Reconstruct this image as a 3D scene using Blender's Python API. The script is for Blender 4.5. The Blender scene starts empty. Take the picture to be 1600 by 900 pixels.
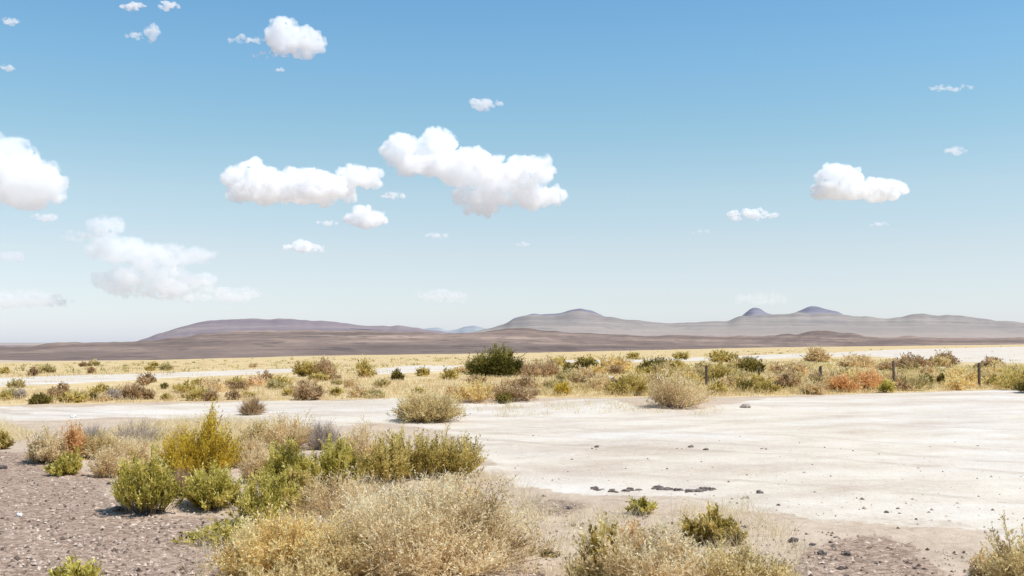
import bpy, math, random
import numpy as np
from mathutils import Vector, noise as mnoise

sc = bpy.context.scene
C = sc.collection
R = math.radians

# ------------------------------------------------------------------ survey frame
FPX, CAM_H, HORIZON = 1715.0, 2.0, 534.0
PITCH = math.atan((HORIZON - 450.0) / FPX)
cp, sp = math.cos(PITCH), math.sin(PITCH)

def ray(px, py):
    x = (px - 800.0) / FPX
    z = (450.0 - py) / FPX
    return np.array([x, cp - z * sp, sp + z * cp])

def project(X, Y, Z):
    Zr = Z - CAM_H
    f = Y * cp + Zr * sp
    u = -Y * sp + Zr * cp
    f = np.where(np.abs(f) < 1e-3, 1e-3, f)
    return 800.0 + FPX * X / f, 450.0 - FPX * u / f

# ------------------------------------------------------------------ numpy noise
def _hash(i, j, s):
    n = (i * 374761393 + j * 668265263 + s * 974634777) & 0x7fffffff
    n = ((n ^ (n >> 13)) * 1274126177) & 0x7fffffff
    n = (n ^ (n >> 16)) & 0x7fffffff
    return (n % 100003) / 100003.0

def vnoise(x, y, s=0):
    x = np.asarray(x, float); y = np.asarray(y, float)
    i = np.floor(x).astype(np.int64); j = np.floor(y).astype(np.int64)
    fx = x - i; fy = y - j
    fx = fx * fx * (3 - 2 * fx); fy = fy * fy * (3 - 2 * fy)
    a = _hash(i, j, s); b = _hash(i + 1, j, s)
    c = _hash(i, j + 1, s); d = _hash(i + 1, j + 1, s)
    return (a * (1 - fx) + b * fx) * (1 - fy) + (c * (1 - fx) + d * fx) * fy

def fbm(x, y, s=0, o=4):
    t = 0; a = 0.5; n = 0
    for k in range(o):
        t = t + a * vnoise(np.asarray(x) * 2 ** k, np.asarray(y) * 2 ** k, s + 17 * k); n += a; a *= 0.5
    return t / n

# ------------------------------------------------------------------ terrain height
BX = [-900, 0, 250, 500, 800, 1200, 1600, 2500]
BY = [572, 567, 563, 556, 552, 543, 538, 536.5]
BD = [700, 700, 800, 950, 1200, 2000, 3000, 3500]

def base_depth(px): return np.interp(px, BX, BD)
def drop_at(px): return (np.interp(px, BX, BY) - HORIZON) / FPX * base_depth(px) - CAM_H

MOUNDS = []      # (x, y, radius, height): soil gathered round the bigger bushes

def gz(X, Y):
    X = np.asarray(X, float); Y = np.asarray(Y, float)
    Ys = np.maximum(Y, 1.0)
    px = np.clip(800 + FPX * X / Ys, -900, 2500)
    D = base_depth(px)
    t = np.clip((Y - 60.0) / (D - 60.0), 0, 1)
    z = -drop_at(px) * t
    far_z = np.minimum(z, -0.0058 * Y)                      # the plain sinks away behind the first ridge
    z = z + (far_z - z) * np.clip((Y - D - 150.0) / 1200.0, 0, 1)
    r = np.hypot(X, Y)
    near = np.clip(1.0 - r / 140.0, 0, 1)
    z = z + near * ((fbm(X * 0.22, Y * 0.22, 3) - 0.5) * 0.16 + (fbm(X * 1.1, Y * 1.1, 5, 3) - 0.5) * 0.06)
    for (mx, my, mr, mh) in MOUNDS:
        z = z + mh * np.exp(-((X - mx) ** 2 + (Y - my) ** 2) / (mr * mr))
    return z

def at(px, py):
    d = ray(px, py)
    o = np.array([0, 0, CAM_H])
    ts = np.geomspace(2, 30000, 900)
    P = o + ts[:, None] * d
    h = P[:, 2] - gz(P[:, 0], P[:, 1])
    k = np.argmax(h < 0) if (h < 0).any() else len(ts) - 1
    a, b = ts[max(k - 1, 0)], ts[k]
    for _ in range(25):
        m = (a + b) / 2; p = o + m * d
        if p[2] > float(gz(p[0], p[1])): a = m
        else: b = m
    p = o + b * d
    return float(p[0]), float(p[1]), float(gz(p[0], p[1]))

# ------------------------------------------------------------------ materials
def nodes_of(name):
    m = bpy.data.materials.new(name); m.use_nodes = True
    nt = m.node_tree; nt.nodes.clear()
    return m, nt, nt.nodes, nt.links

def ramp(nt, stops):
    n = nt.nodes.new('ShaderNodeValToRGB'); cr = n.color_ramp
    while len(cr.elements) > 1: cr.elements.remove(cr.elements[-1])
    cr.elements[0].position = stops[0][0]; cr.elements[0].color = (*stops[0][1], 1)
    for p, c in stops[1:]:
        e = cr.elements.new(p); e.color = (*c, 1)
    return n

def mixc(nt, fac, a, b, mode='MIX'):
    n = nt.nodes.new('ShaderNodeMix'); n.data_type = 'RGBA'; n.blend_type = mode
    for sock, v in ((n.inputs[0], fac), (n.inputs[6], a), (n.inputs[7], b)):
        if hasattr(v, 'is_linked'): nt.links.new(v, sock)
        elif isinstance(v, tuple): sock.default_value = (*v, 1)
        else: sock.default_value = v
    return n.outputs[2]

def mth(nt, op, a, b=None, clamp=False):
    n = nt.nodes.new('ShaderNodeMath'); n.operation = op; n.use_clamp = clamp
    for sock, v in zip(n.inputs, (a, b)):
        if v is None: continue
        if hasattr(v, 'is_linked'): nt.links.new(v, sock)
        else: sock.default_value = v
    return n.outputs[0]

def noise_tex(nt, vec, scale, detail=4, rough=0.55, stretch=None):
    if stretch:
        mp = nt.nodes.new('ShaderNodeMapping'); mp.inputs['Scale'].default_value = stretch
        nt.links.new(vec, mp.inputs['Vector']); vec = mp.outputs[0]
    n = nt.nodes.new('ShaderNodeTexNoise')
    n.inputs['Scale'].default_value = scale; n.inputs['Detail'].default_value = detail
    n.inputs['Roughness'].default_value = rough
    nt.links.new(vec, n.inputs['Vector'])
    return n.outputs['Fac']

def sstep(nt, v, lo, hi):
    n = nt.nodes.new('ShaderNodeMapRange'); n.interpolation_type = 'SMOOTHSTEP'
    n.inputs[1].default_value = lo; n.inputs[2].default_value = hi
    nt.links.new(v, n.inputs[0]); return n.outputs[0]

def attr(nt, name):
    n = nt.nodes.new('ShaderNodeAttribute'); n.attribute_name = name
    return n.outputs['Fac']

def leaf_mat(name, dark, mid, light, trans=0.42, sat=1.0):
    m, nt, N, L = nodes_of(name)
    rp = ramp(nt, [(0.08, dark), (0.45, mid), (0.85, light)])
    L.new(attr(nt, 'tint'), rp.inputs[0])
    d = N.new('ShaderNodeBsdfDiffuse'); t = N.new('ShaderNodeBsdfTranslucent')
    L.new(rp.outputs[0], d.inputs[0]); L.new(rp.outputs[0], t.inputs[0])
    mx = N.new('ShaderNodeMixShader'); mx.inputs[0].default_value = trans
    L.new(d.outputs[0], mx.inputs[1]); L.new(t.outputs[0], mx.inputs[2])
    o = N.new('ShaderNodeOutputMaterial'); L.new(mx.outputs[0], o.inputs[0])
    return m

PAL = {
    'green':  ((0.10, 0.085, 0.012), (0.60, 0.50, 0.10), (0.94, 0.82, 0.31)),
    'yellow': ((0.17, 0.10, 0.01), (0.62, 0.44, 0.05), (0.90, 0.70, 0.14)),
    'straw':  ((0.36, 0.25, 0.11), (0.86, 0.685, 0.41), (0.97, 0.875, 0.63)),
    'gold':   ((0.44, 0.28, 0.09), (0.93, 0.71, 0.30), (0.98, 0.88, 0.53)),
    'orange': ((0.40, 0.19, 0.06), (0.86, 0.50, 0.21), (0.95, 0.73, 0.40)),
    'sage':   ((0.24, 0.19, 0.075), (0.62, 0.51, 0.235), (0.90, 0.77, 0.43)),
    'dusty':  ((0.28, 0.21, 0.085), (0.74, 0.58, 0.28), (0.94, 0.80, 0.47)),
    'tree':   ((0.035, 0.038, 0.01), (0.19, 0.165, 0.035), (0.50, 0.42, 0.12)),
    'rust':   ((0.44, 0.27, 0.13), (0.90, 0.63, 0.35), (0.95, 0.82, 0.57)),
    'dead':   ((0.26, 0.205, 0.18), (0.56, 0.46, 0.37), (0.78, 0.67, 0.55)),
    'brown':  ((0.16, 0.10, 0.045), (0.54, 0.36, 0.19), (0.84, 0.64, 0.39)),
    'olive':  ((0.12, 0.085, 0.018), (0.62, 0.475, 0.13), (0.93, 0.77, 0.34)),
    'dark':   ((0.05, 0.04, 0.012), (0.22, 0.17, 0.04), (0.54, 0.42, 0.13)),
    'tan':    ((0.44, 0.31, 0.15), (0.84, 0.65, 0.36), (0.96, 0.83, 0.56)),
}
MAT = {k: leaf_mat('foliage_' + k, *v) for k, v in PAL.items()}

def wood_mat(name, a, b, scale=12):
    m, nt, N, L = nodes_of(name)
    g = N.new('ShaderNodeNewGeometry')
    f = noise_tex(nt, g.outputs['Position'], scale, 5, 0.6, (1, 1, 0.25))
    rp = ramp(nt, [(0.3, a), (0.7, b)]); L.new(f, rp.inputs[0])
    d = N.new('ShaderNodeBsdfPrincipled'); d.inputs['Roughness'].default_value = 0.9
    L.new(rp.outputs[0], d.inputs[0])
    o = N.new('ShaderNodeOutputMaterial'); L.new(d.outputs[0], o.inputs[0])
    return m
M_STEM = wood_mat('woody_stem', (0.10, 0.075, 0.055), (0.26, 0.20, 0.15))
M_TWIG = wood_mat('dry_stem', (0.36, 0.27, 0.17), (0.66, 0.53, 0.36))
M_POST = wood_mat('weathered_post', (0.075, 0.05, 0.035), (0.19, 0.135, 0.10), 20)
M_ROCK = wood_mat('dark_rock', (0.07, 0.055, 0.05), (0.20, 0.16, 0.145), 25)
M_PALE = wood_mat('pale_rock', (0.55, 0.52, 0.5), (0.85, 0.82, 0.8), 25)
M_IRON = wood_mat('rusty_metal', (0.05, 0.03, 0.025), (0.12, 0.07, 0.05), 40)

# ------------------------------------------------------------------ object helpers
def tag(o, label=None, cat=None, group=None, kind=None):
    for k, v in (('label', label), ('category', cat), ('group', group), ('kind', kind)):
        if v: o[k] = v
    return o

def mesh_obj(name, verts, faces, mat, parent=None, loc=None, smooth=False):
    me = bpy.data.meshes.new(name); me.from_pydata(verts, [], faces); me.update()
    if smooth: me.polygons.foreach_set('use_smooth', [True] * len(me.polygons))
    me.materials.append(mat)
    o = bpy.data.objects.new(name, me); C.objects.link(o)
    if parent: o.parent = parent
    if loc: o.location = loc
    return o

def quad_obj(name, Q, T, mat, parent=None, loc=None, smooth=False):
    """Q (n,4,3) quads, T (n,) tint -> one mesh"""
    Q = np.asarray(Q, np.float32); n = len(Q)
    me = bpy.data.meshes.new(name)
    me.vertices.add(n * 4); me.vertices.foreach_set('co', Q.reshape(-1))
    me.loops.add(n * 4); me.loops.foreach_set('vertex_index', np.arange(n * 4, dtype=np.int32))
    me.polygons.add(n)
    me.polygons.foreach_set('loop_start', np.arange(0, n * 4, 4, dtype=np.int32))
    me.polygons.foreach_set('loop_total', np.full(n, 4, dtype=np.int32))
    a = me.attributes.new('tint', 'FLOAT', 'POINT')
    a.data.foreach_set('value', np.repeat(np.asarray(T, np.float32), 4))
    me.update(calc_edges=True)
    me.materials.append(mat)
    o = bpy.data.objects.new(name, me); C.objects.link(o)
    if parent: o.parent = parent
    if loc: o.location = loc
    return o

def empty(name, loc):
    o = bpy.data.objects.new(name, None); C.objects.link(o); o.location = loc
    o.empty_display_size = 0.1
    return o

def unit(v): return v / np.maximum(np.linalg.norm(v, axis=-1, keepdims=True), 1e-9)

def perp(d, rng):
    r = rng.normal(size=d.shape)
    r = r - (r * d).sum(-1, keepdims=True) * d
    return unit(r)

def ribbons(pts, w, rng, taper=0.25):
    """pts (n,k,3): polylines -> quads (n*(k-1),4,3); one side vector for each"""
    n, k, _ = pts.shape
    side = perp(unit(pts[:, -1] - pts[:, 0]), rng)
    ws = np.linspace(1, taper, k)[None, :, None] * np.asarray(w).reshape(-1, 1, 1) * 0.5
    Lf = pts - side[:, None] * ws; Rt = pts + side[:, None] * ws
    q = np.stack([Lf[:, :-1], Rt[:, :-1], Rt[:, 1:], Lf[:, 1:]], axis=2)
    return q.reshape(-1, 4, 3)

def bez(a, c, b, t):
    t = np.asarray(t)[..., None]
    return (1 - t) ** 2 * a + 2 * t * (1 - t) * c + t ** 2 * b

# ------------------------------------------------------------------ shrub generator
def shrub_geo(seed, Rx, H, stems=120, twigs=12, leaves=4, twl=0.16, lw=0.010, ll=0.035,
              spread=0.55, up=0.5, Ry=None, lobes=None, inner=0.45, stemw=0.010, flat=1.0, t0=0.3, tw=0.005):
    rng = np.random.default_rng(seed)
    Ry = Ry or Rx
    lobes = lobes or [(0, 0, 1, 1, 1.0)]
    SQ, ST, LQ, LT = [], [], [], []
    tot = sum(l[4] for l in lobes)
    for (lx, ly, lr, lh, wgt) in lobes:
        n = max(6, int(stems * wgt / tot))
        ph = rng.uniform(0, 2 * np.pi, n)
        cz = rng.uniform(0.0, 1, n) ** flat
        sz = np.sqrt(1 - cz ** 2)
        lump = 0.70 + 0.55 * vnoise(ph * 2.2 + seed, cz * 3.5, seed) + rng.normal(0, 0.05, n)
        s = lump * (inner + (1 - inner) * rng.uniform(0, 1, n) ** 0.5)
        e = np.stack([lx * Rx + lr * Rx * s * sz * np.cos(ph), ly * Ry + lr * Ry * s * sz * np.sin(ph),
                      lh * H * (0.10 + 0.90 * s * cz)], -1)
        br = 0.22 * np.sqrt(rng.uniform(0, 1, n))
        b = np.stack([lx * Rx * 0.6 + br * Rx * np.cos(ph), ly * Ry * 0.6 + br * Ry * np.sin(ph), np.full(n, -0.03)], -1)
        c = np.stack([b[:, 0] * 0.35 + e[:, 0] * 0.65, b[:, 1] * 0.35 + e[:, 1] * 0.65, e[:, 2] * 0.42], -1)
        tt = np.linspace(0, 1, 5)
        P = np.stack([bez(b, c, e, np.full(n, t)) for t in tt], 1)
        SQ.append(ribbons(P, np.full(n, stemw), rng, 0.35)); ST.append(np.repeat(rng.uniform(0.2, 0.8, n), 4))
        clump = np.clip(0.5 + (vnoise(ph * 2.6 + 3, cz * 5 + 9, seed + 5) - 0.5) * 1.5, 0, 1)
        m = n * twigs
        idx = np.repeat(np.arange(n), twigs)
        t = t0 + (1 - t0) * rng.uniform(0, 1, m) ** 0.7
        p0 = bez(b[idx], c[idx], e[idx], t)
        tg = unit(2 * (1 - t)[:, None] * (c - b)[idx] + 2 * t[:, None] * (e - c)[idx])
        d = unit(tg * 0.8 + np.array([0, 0, up]) + rng.normal(0, spread, (m, 3)))
        l = twl * rng.uniform(0.4, 1.25, m)
        d2 = unit(d + np.array([0, 0, 0.25]) + rng.normal(0, 0.2, (m, 3)))
        pm = p0 + d * (l * 0.5)[:, None]; p1 = pm + d2 * (l * 0.5)[:, None]
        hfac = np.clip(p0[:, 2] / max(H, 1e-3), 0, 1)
        ttint = np.clip(0.46 * clump[idx] + 0.20 * hfac + 0.34 * rng.uniform(0, 1, m), 0, 1)  # lower twigs darker: shade at the base is put into the tint
        tq = ribbons(np.stack([p0, pm, p1], 1), np.full(m, tw), rng, 0.4)
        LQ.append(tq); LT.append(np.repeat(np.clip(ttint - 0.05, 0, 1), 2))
        if leaves:
            k = m * leaves
            ii = np.repeat(np.arange(m), leaves)
            u = rng.uniform(0.05, 1.05, k)[:, None]
            q0 = p0[ii] + (p1 - p0)[ii] * u
            dd = unit(unit(p1 - p0)[ii] + rng.normal(0, 0.55, (k, 3)))
            sd = perp(dd, rng)
            L_ = (ll * rng.uniform(0.5, 1.3, k))[:, None]; W_ = (lw * rng.uniform(0.6, 1.2, k))[:, None] * 0.5
            mid = q0 + dd * L_ * 0.45
            LQ.append(np.stack([q0, mid + sd * W_, q0 + dd * L_, mid - sd * W_], 1))
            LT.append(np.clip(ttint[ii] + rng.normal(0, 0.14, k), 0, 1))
    return np.concatenate(SQ), np.concatenate(ST), np.concatenate(LQ), np.concatenate(LT)

_seed = [100]
def shrub(name, cat, label, x0, x1, ytop, ybase, mat, style='leafy', group=None, lobes=None, seed=None, parts=True, mound=0.0, dens=1.0, stem=None, **kw):
    """a shrub whose root stands where the bearing of ybase meets the ground"""
    _seed[0] += 1
    sd = seed or _seed[0]
    X, Y, Z = at((x0 + x1) / 2, ybase)
    rad = (x1 - x0) / 2 * Y / FPX
    H = CAM_H - (ytop - HORIZON) / FPX * Y - Z
    H = max(H, 0.06)
    s = Y / 10.0                       # how small it is seen: coarser leaves farther out
    size = max(rad, H)
    a = dict(stems=110, twigs=10, leaves=4, twl=0.30 * size, lw=0.011, ll=0.040, spread=0.5, up=0.5)
    if style == 'straw':
        a.update(stems=300, twigs=13, leaves=5, twl=0.17 * size, lw=0.013, ll=0.028, spread=0.75, up=0.35, tw=0.0045, flat=0.88, inner=0.5)
    elif style == 'leafy':
        a.update(stems=150, twigs=14, leaves=7, twl=0.24 * size, lw=0.015, ll=0.040, spread=0.42, up=0.7, t0=0.25)
    elif style == 'twig':
        a.update(stems=120, twigs=14, leaves=0, twl=0.40 * size, spread=0.6, up=0.3, tw=0.006)
    elif style == 'weed':
        a.update(stems=26, twigs=8, leaves=5, twl=0.30 * size, lw=0.018, ll=0.05, spread=0.5, up=0.7, stemw=0.006)
    elif style == 'far':
        a.update(stems=46, twigs=9, leaves=3, twl=0.34 * size, lw=0.020, ll=0.06, spread=0.55, up=0.4)
    k = max(1.0, s * 0.45) if style != 'straw' else max(1.0, s * 0.55)
    for q in ('lw', 'll'): a[q] *= k
    a['tw'] = a.get('tw', 0.005) * max(1.0, s * 0.5)
    a['ll'] = min(a['ll'], 0.28 * size); a['lw'] = min(a['lw'], 0.13 * size)
    a['stems'] = int(a['stems'] * dens)
    a.update(kw)
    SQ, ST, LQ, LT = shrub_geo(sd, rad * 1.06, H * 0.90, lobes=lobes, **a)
    if parts:
        root = empty(name, (X, Y, Z))
        quad_obj('branches', SQ, ST, stem or M_TWIG if mat in ('straw', 'gold', 'tan', 'rust', 'dusty', 'sage') else M_STEM, root)
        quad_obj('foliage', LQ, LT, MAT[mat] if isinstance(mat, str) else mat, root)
    else:
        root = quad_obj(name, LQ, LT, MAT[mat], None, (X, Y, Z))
    tag(root, label, cat, group)
    return root

# ------------------------------------------------------------------ mounds under the bigger bushes (before the terrain is meshed)
for (px, py, rad, h) in [(665, 890, 1.1, 0.10), (440, 905, 0.8, 0.08), (1010, 920, 0.9, 0.08), (1180, 930, 0.7, 0.06),
                         (235, 795, 0.7, 0.07), (330, 775, 0.9, 0.10), (520, 745, 1.2, 0.12), (680, 738, 1.0, 0.10),
                         (665, 655, 1.6, 0.06), (1055, 632, 2.2, 0.18), (800, 626, 4.0, 0.15), (90, 715, 1.4, 0.10)]:
    x_, y_, z_ = at(px, py)
    MOUNDS.append((x_, y_, rad, h))

# ------------------------------------------------------------------ ground areas, in (bearing, depression) of the survey point
SALT = [
    [(560, 664), (640, 641), (760, 630), (960, 622), (1010, 641), (1110, 637), (1200, 622), (1400, 614), (1700, 606), (2400, 600),
     (2400, 840), (1600, 842), (1500, 830), (1380, 812), (1270, 806), (1180, 800), (1050, 786), (930, 778), (850, 768), (780, 752), (740, 690), (650, 668)],
    [(-600, 642), (0, 638), (320, 631), (480, 626), (620, 623), (760, 628), (640, 642), (590, 665), (450, 668), (330, 658), (240, 652), (100, 655), (0, 657), (-600, 665)],
    [(-700, 600), (0, 590), (120, 586), (250, 583), (400, 577), (480, 575), (480, 580), (400, 585), (250, 591), (100, 600), (0, 604), (-700, 616)],
    [(580, 577), (640, 571), (740, 571), (740, 577), (650, 582), (590, 585)],
    [(860, 567), (880, 563), (980, 561), (1100, 558), (1200, 554), (1300, 551), (1400, 546), (1600, 541.5), (2400, 537.5), (2400, 575), (1600, 567), (1500, 566), (1350, 556), (1200, 561), (1000, 566)],
    [(915, 596), (940, 587), (990, 588), (960, 600)],
]
GRAVEL = [
    [(-600, 690), (0, 700), (60, 722), (140, 735), (200, 785), (300, 800), (380, 826), (440, 1100), (-1500, 1300)],
    [(1235, 880), (1280, 842), (1400, 840), (1470, 868), (1500, 1100), (1200, 1100)],
    [(800, 775), (850, 772), (930, 792), (900, 812), (830, 800)],
]
GRASS = [
    [(-700, 572), (0, 567), (500, 556), (800, 552), (1200, 543), (1700, 537.5), (2400, 535.6), (2400, 603), (1600, 608), (1200, 619), (960, 621), (500, 625), (0, 633), (-700, 640)],
    [(-600, 668), (0, 660), (60, 680), (0, 700), (-600, 700)],
    [(140, 690), (200, 665), (320, 655), (440, 660), (430, 700), (400, 720), (280, 740), (180, 740)],
]

def inpoly(px, py, poly):
    ins = np.zeros(px.shape, bool); n = len(poly)
    for i in range(n):
        x1, y1 = poly[i]; x2, y2 = poly[(i + 1) % n]
        cond = ((y1 > py) != (y2 > py))
        with np.errstate(divide='ignore', invalid='ignore'):
            xi = (x2 - x1) * (py - y1) / (y2 - y1 if y2 != y1 else 1e-9) + x1
        ins ^= cond & (px < xi)
    return ins

def area(px, py, polys):
    m = np.zeros(px.shape, bool)
    for p in polys: m |= inpoly(px, py, p)
    return m

def soft_area(X, Y, Z, polys, seed, amt=1.0):
    """average of jittered tests: edges wander and feather"""
    px, py = project(X, Y, Z)
    acc = np.zeros(X.shape)
    K = 5
    for k in range(K):
        r = np.clip((py - HORIZON) / 100.0, 0.02, 4)
        dx = (fbm(X * 0.5 + 11 * k, Y * 0.5, seed + k, 3) - 0.5) * 60 * r * amt + (fbm(X * 2.1, Y * 2.1 + 5 * k, seed + 31, 2) - .5) * 26 * r * amt
        dy = (fbm(X * 0.5, Y * 0.5 + 7 * k, seed + 50 + k, 3) - 0.5) * 26 * r * amt * np.clip((py - 600) / 60, 0.18, 1)
        acc += area(px + dx, py + dy, polys)
    return np.where(Y > 1.0, acc / K, 0.0)

az = np.concatenate([np.linspace(-math.pi, -R(40), 40, endpoint=False), np.linspace(-R(40), -R(28), 50, endpoint=False),
                     np.linspace(-R(28), R(28), 620, endpoint=False), np.linspace(R(28), R(40), 50, endpoint=False),
                     np.linspace(R(40), math.pi, 40, endpoint=False)])
rr = np.concatenate([np.linspace(0.6, 5.5, 14, endpoint=False), np.geomspace(5.5, 75, 340, endpoint=False),
                     np.geomspace(75, 700, 130, endpoint=False), np.geomspace(700, 40000, 60)])
A, RR = np.meshgrid(az, rr)
X = RR * np.sin(A); Y = RR * np.cos(A)
Zg = gz(X, Y)
salt = soft_area(X, Y, Zg, SALT, 100)
gravel = soft_area(X, Y, Zg, GRAVEL, 200)
grass = soft_area(X, Y, Zg, GRASS, 300, 0.7)
fine = np.clip(1 - RR / 60, 0, 1)
rough = (1 - 0.75 * salt) * fine
Zg = Zg + rough * ((fbm(X * 4, Y * 4, 9, 3) - 0.5) * 0.05 + gravel * (vnoise(X * 16, Y * 16, 12) - 0.5) * 0.02)
na, nr = len(az), len(rr)
verts = np.stack([X, Y, Zg], -1).reshape(-1, 3)
verts = np.concatenate([verts, [[0, 0, float(gz(0, 0))]]])
i, j = np.meshgrid(np.arange(nr - 1), np.arange(na), indexing='ij')
j2 = (j + 1) % na
F = np.stack([i * na + j, (i + 1) * na + j, (i + 1) * na + j2, i * na + j2], -1).reshape(-1, 4)[:, ::-1]
me = bpy.data.meshes.new('ground')
tri = np.stack([np.full(na, len(verts) - 1), np.arange(na), (np.arange(na) + 1) % na], -1)[:, ::-1]
me.vertices.add(len(verts)); me.vertices.foreach_set('co', verts.astype(np.float32).reshape(-1))
nl = F.size + tri.size
me.loops.add(nl); me.loops.foreach_set('vertex_index', np.concatenate([F.reshape(-1), tri.reshape(-1)]).astype(np.int32))
me.polygons.add(len(F) + len(tri))
me.polygons.foreach_set('loop_start', np.concatenate([np.arange(len(F)) * 4, F.size + np.arange(len(tri)) * 3]).astype(np.int32))
me.polygons.foreach_set('loop_total', np.concatenate([np.full(len(F), 4), np.full(len(tri), 3)]).astype(np.int32))
for nm, arr in (('salt', salt), ('gravel', gravel), ('grass', grass)):
    at_ = me.attributes.new(nm, 'FLOAT', 'POINT')
    at_.data.foreach_set('value', np.concatenate([arr.reshape(-1), [0]]).astype(np.float32))
me.update(calc_edges=True)
me.polygons.foreach_set('use_smooth', [True] * len(me.polygons))

TRACKS = [(0.4, 22.0, 8.0, 17.0, 0.32, 0.55), (0.2, 23.9, 8.5, 18.6, 0.30, 0.42), (0.3, 17.2, 6.2, 13.6, 0.26, 0.45), (0.0, 30.0, 14.0, 25.0, 0.45, 0.35), (-10.0, 33.0, 10.0, 20.5, 0.3, 0.35)]
def ground_mat():
    m, nt, N, L = nodes_of('desert_ground')
    pos = N.new('ShaderNodeNewGeometry').outputs['Position']
    n_big = noise_tex(nt, pos, 0.12, 5, 0.6)
    n_mid = noise_tex(nt, pos, 1.1, 6, 0.62)
    n_fine = noise_tex(nt, pos, 9.0, 5, 0.65)
    n_grit = noise_tex(nt, pos, 38.0, 3, 0.7)
    rot = N.new('ShaderNodeMapping'); rot.inputs['Rotation'].default_value = (0, 0, R(-24)); L.new(pos, rot.inputs['Vector'])
    n_streak = noise_tex(nt, rot.outputs[0], 1.0, 7, 0.62, (0.16, 0.42, 0.5))
    sxyz = N.new('ShaderNodeSeparateXYZ'); L.new(pos, sxyz.inputs[0])
    trk = None
    for (x1, y1, x2, y2, wd, k_) in TRACKS:
        ln = math.hypot(x2 - x1, y2 - y1); a_, b_ = (y1 - y2) / ln, (x2 - x1) / ln; c_ = -(a_ * x1 + b_ * y1)
        dist = mth(nt, 'ADD', mth(nt, 'ADD', mth(nt, 'MULTIPLY', sxyz.outputs[0], a_), mth(nt, 'MULTIPLY', sxyz.outputs[1], b_)), c_)
        dist = mth(nt, 'ADD', dist, mth(nt, 'MULTIPLY', mth(nt, 'SUBTRACT', n_big, 0.5), 4.0))
        m_ = mth(nt, 'MULTIPLY', sstep(nt, mth(nt, 'ABSOLUTE', dist), wd, wd * 0.3), k_)
        m_ = mth(nt, 'MULTIPLY', m_, sstep(nt, n_mid, 0.36, 0.62))
        trk = m_ if trk is None else mth(nt, 'MAXIMUM', trk, m_)
    # bare dirt
    dirt = ramp(nt, [(0.28, (0.33, 0.245, 0.18)), (0.5, (0.50, 0.39, 0.295)), (0.72, (0.60, 0.49, 0.385))])
    L.new(mth(nt, 'ADD', mth(nt, 'MULTIPLY', n_mid, 0.5), mth(nt, 'MULTIPLY', n_fine, 0.5)), dirt.inputs[0])
    # gravel: grey brown with pale and dark grains
    vor = N.new('ShaderNodeTexVoronoi'); vor.inputs['Scale'].default_value = 26; L.new(pos, vor.inputs['Vector'])
    sep = N.new('ShaderNodeSeparateColor'); L.new(vor.outputs['Color'], sep.inputs[0])
    grav = ramp(nt, [(0.0, (0.11, 0.074, 0.056)), (0.3, (0.235, 0.164, 0.122)), (0.65, (0.385, 0.28, 0.212)), (0.9, (0.55, 0.425, 0.33)), (1.0, (0.62, 0.52, 0.44))])
    gv = mth(nt, 'ADD', mth(nt, 'MULTIPLY', sep.outputs[0], 0.55), mth(nt, 'MULTIPLY', mth(nt, 'ADD', n_mid, n_grit), 0.24))
    L.new(gv, grav.inputs[0])
    # dry grass soil
    gra = ramp(nt, [(0.32, (0.33, 0.235, 0.115)), (0.46, (0.54, 0.395, 0.205)), (0.62, (0.68, 0.54, 0.33))])
    L.new(mth(nt, 'ADD', mth(nt, 'MULTIPLY', n_mid, 0.55), mth(nt, 'MULTIPLY', n_big, 0.45)), gra.inputs[0])
    # salt crust
    sal = ramp(nt, [(0.33, (0.41, 0.315, 0.235)), (0.44, (0.54, 0.45, 0.36)), (0.53, (0.62, 0.54, 0.445)), (0.66, (0.70, 0.64, 0.56))])
    sv = mth(nt, 'ADD', mth(nt, 'MULTIPLY', n_streak, 0.60), mth(nt, 'ADD', mth(nt, 'MULTIPLY', n_fine, 0.22), mth(nt, 'MULTIPLY', n_mid, 0.21)))
    L.new(sv, sal.inputs[0])
    def edge(a, w=0.55):
        v = mth(nt, 'ADD', attr(nt, a), mth(nt, 'MULTIPLY', mth(nt, 'SUBTRACT', mth(nt, 'ADD', mth(nt, 'MULTIPLY', n_mid, 0.6), mth(nt, 'MULTIPLY', n_fine, 0.4)), 0.5), w * 2))
        return sstep(nt, v, 0.3, 0.7)
    c = mixc(nt, edge('grass'), dirt.outputs[0], gra.outputs[0])
    c = mixc(nt, edge('gravel', 0.6), c, grav.outputs[0])
    cool = mixc(nt, mth(nt, 'MULTIPLY', sstep(nt, n_big, 0.42, 0.62), 0.75), sal.outputs[0], (1.0, 1.03, 1.10), 'MULTIPLY')
    cool = mixc(nt, trk, cool, (0.40, 0.31, 0.24))
    c = mixc(nt, edge('salt', 0.35), c, cool)
    # sparse dark grains everywhere
    sp_ = N.new('ShaderNodeTexVoronoi'); sp_.inputs['Scale'].default_value = 9; L.new(pos, sp_.inputs['Vector'])
    s2 = N.new('ShaderNodeSeparateColor'); L.new(sp_.outputs['Color'], s2.inputs[0])
    spot = mth(nt, 'MULTIPLY', mth(nt, 'LESS_THAN', sp_.outputs['Distance'], 0.16), mth(nt, 'GREATER_THAN', s2.outputs[1], 0.80))
    c = mixc(nt, mth(nt, 'MULTIPLY', spot, 0.55), c, (0.20, 0.15, 0.13))
    b = N.new('ShaderNodeBump'); b.inputs['Strength'].default_value = 0.55; b.inputs['Distance'].default_value = 0.03
    hgt = mth(nt, 'ADD', mth(nt, 'MULTIPLY', n_fine, 0.8), mth(nt, 'ADD', mth(nt, 'MULTIPLY', n_grit, 0.25), mth(nt, 'MULTIPLY', vor.outputs['Distance'], -0.25)))
    L.new(hgt, b.inputs['Height'])
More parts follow.
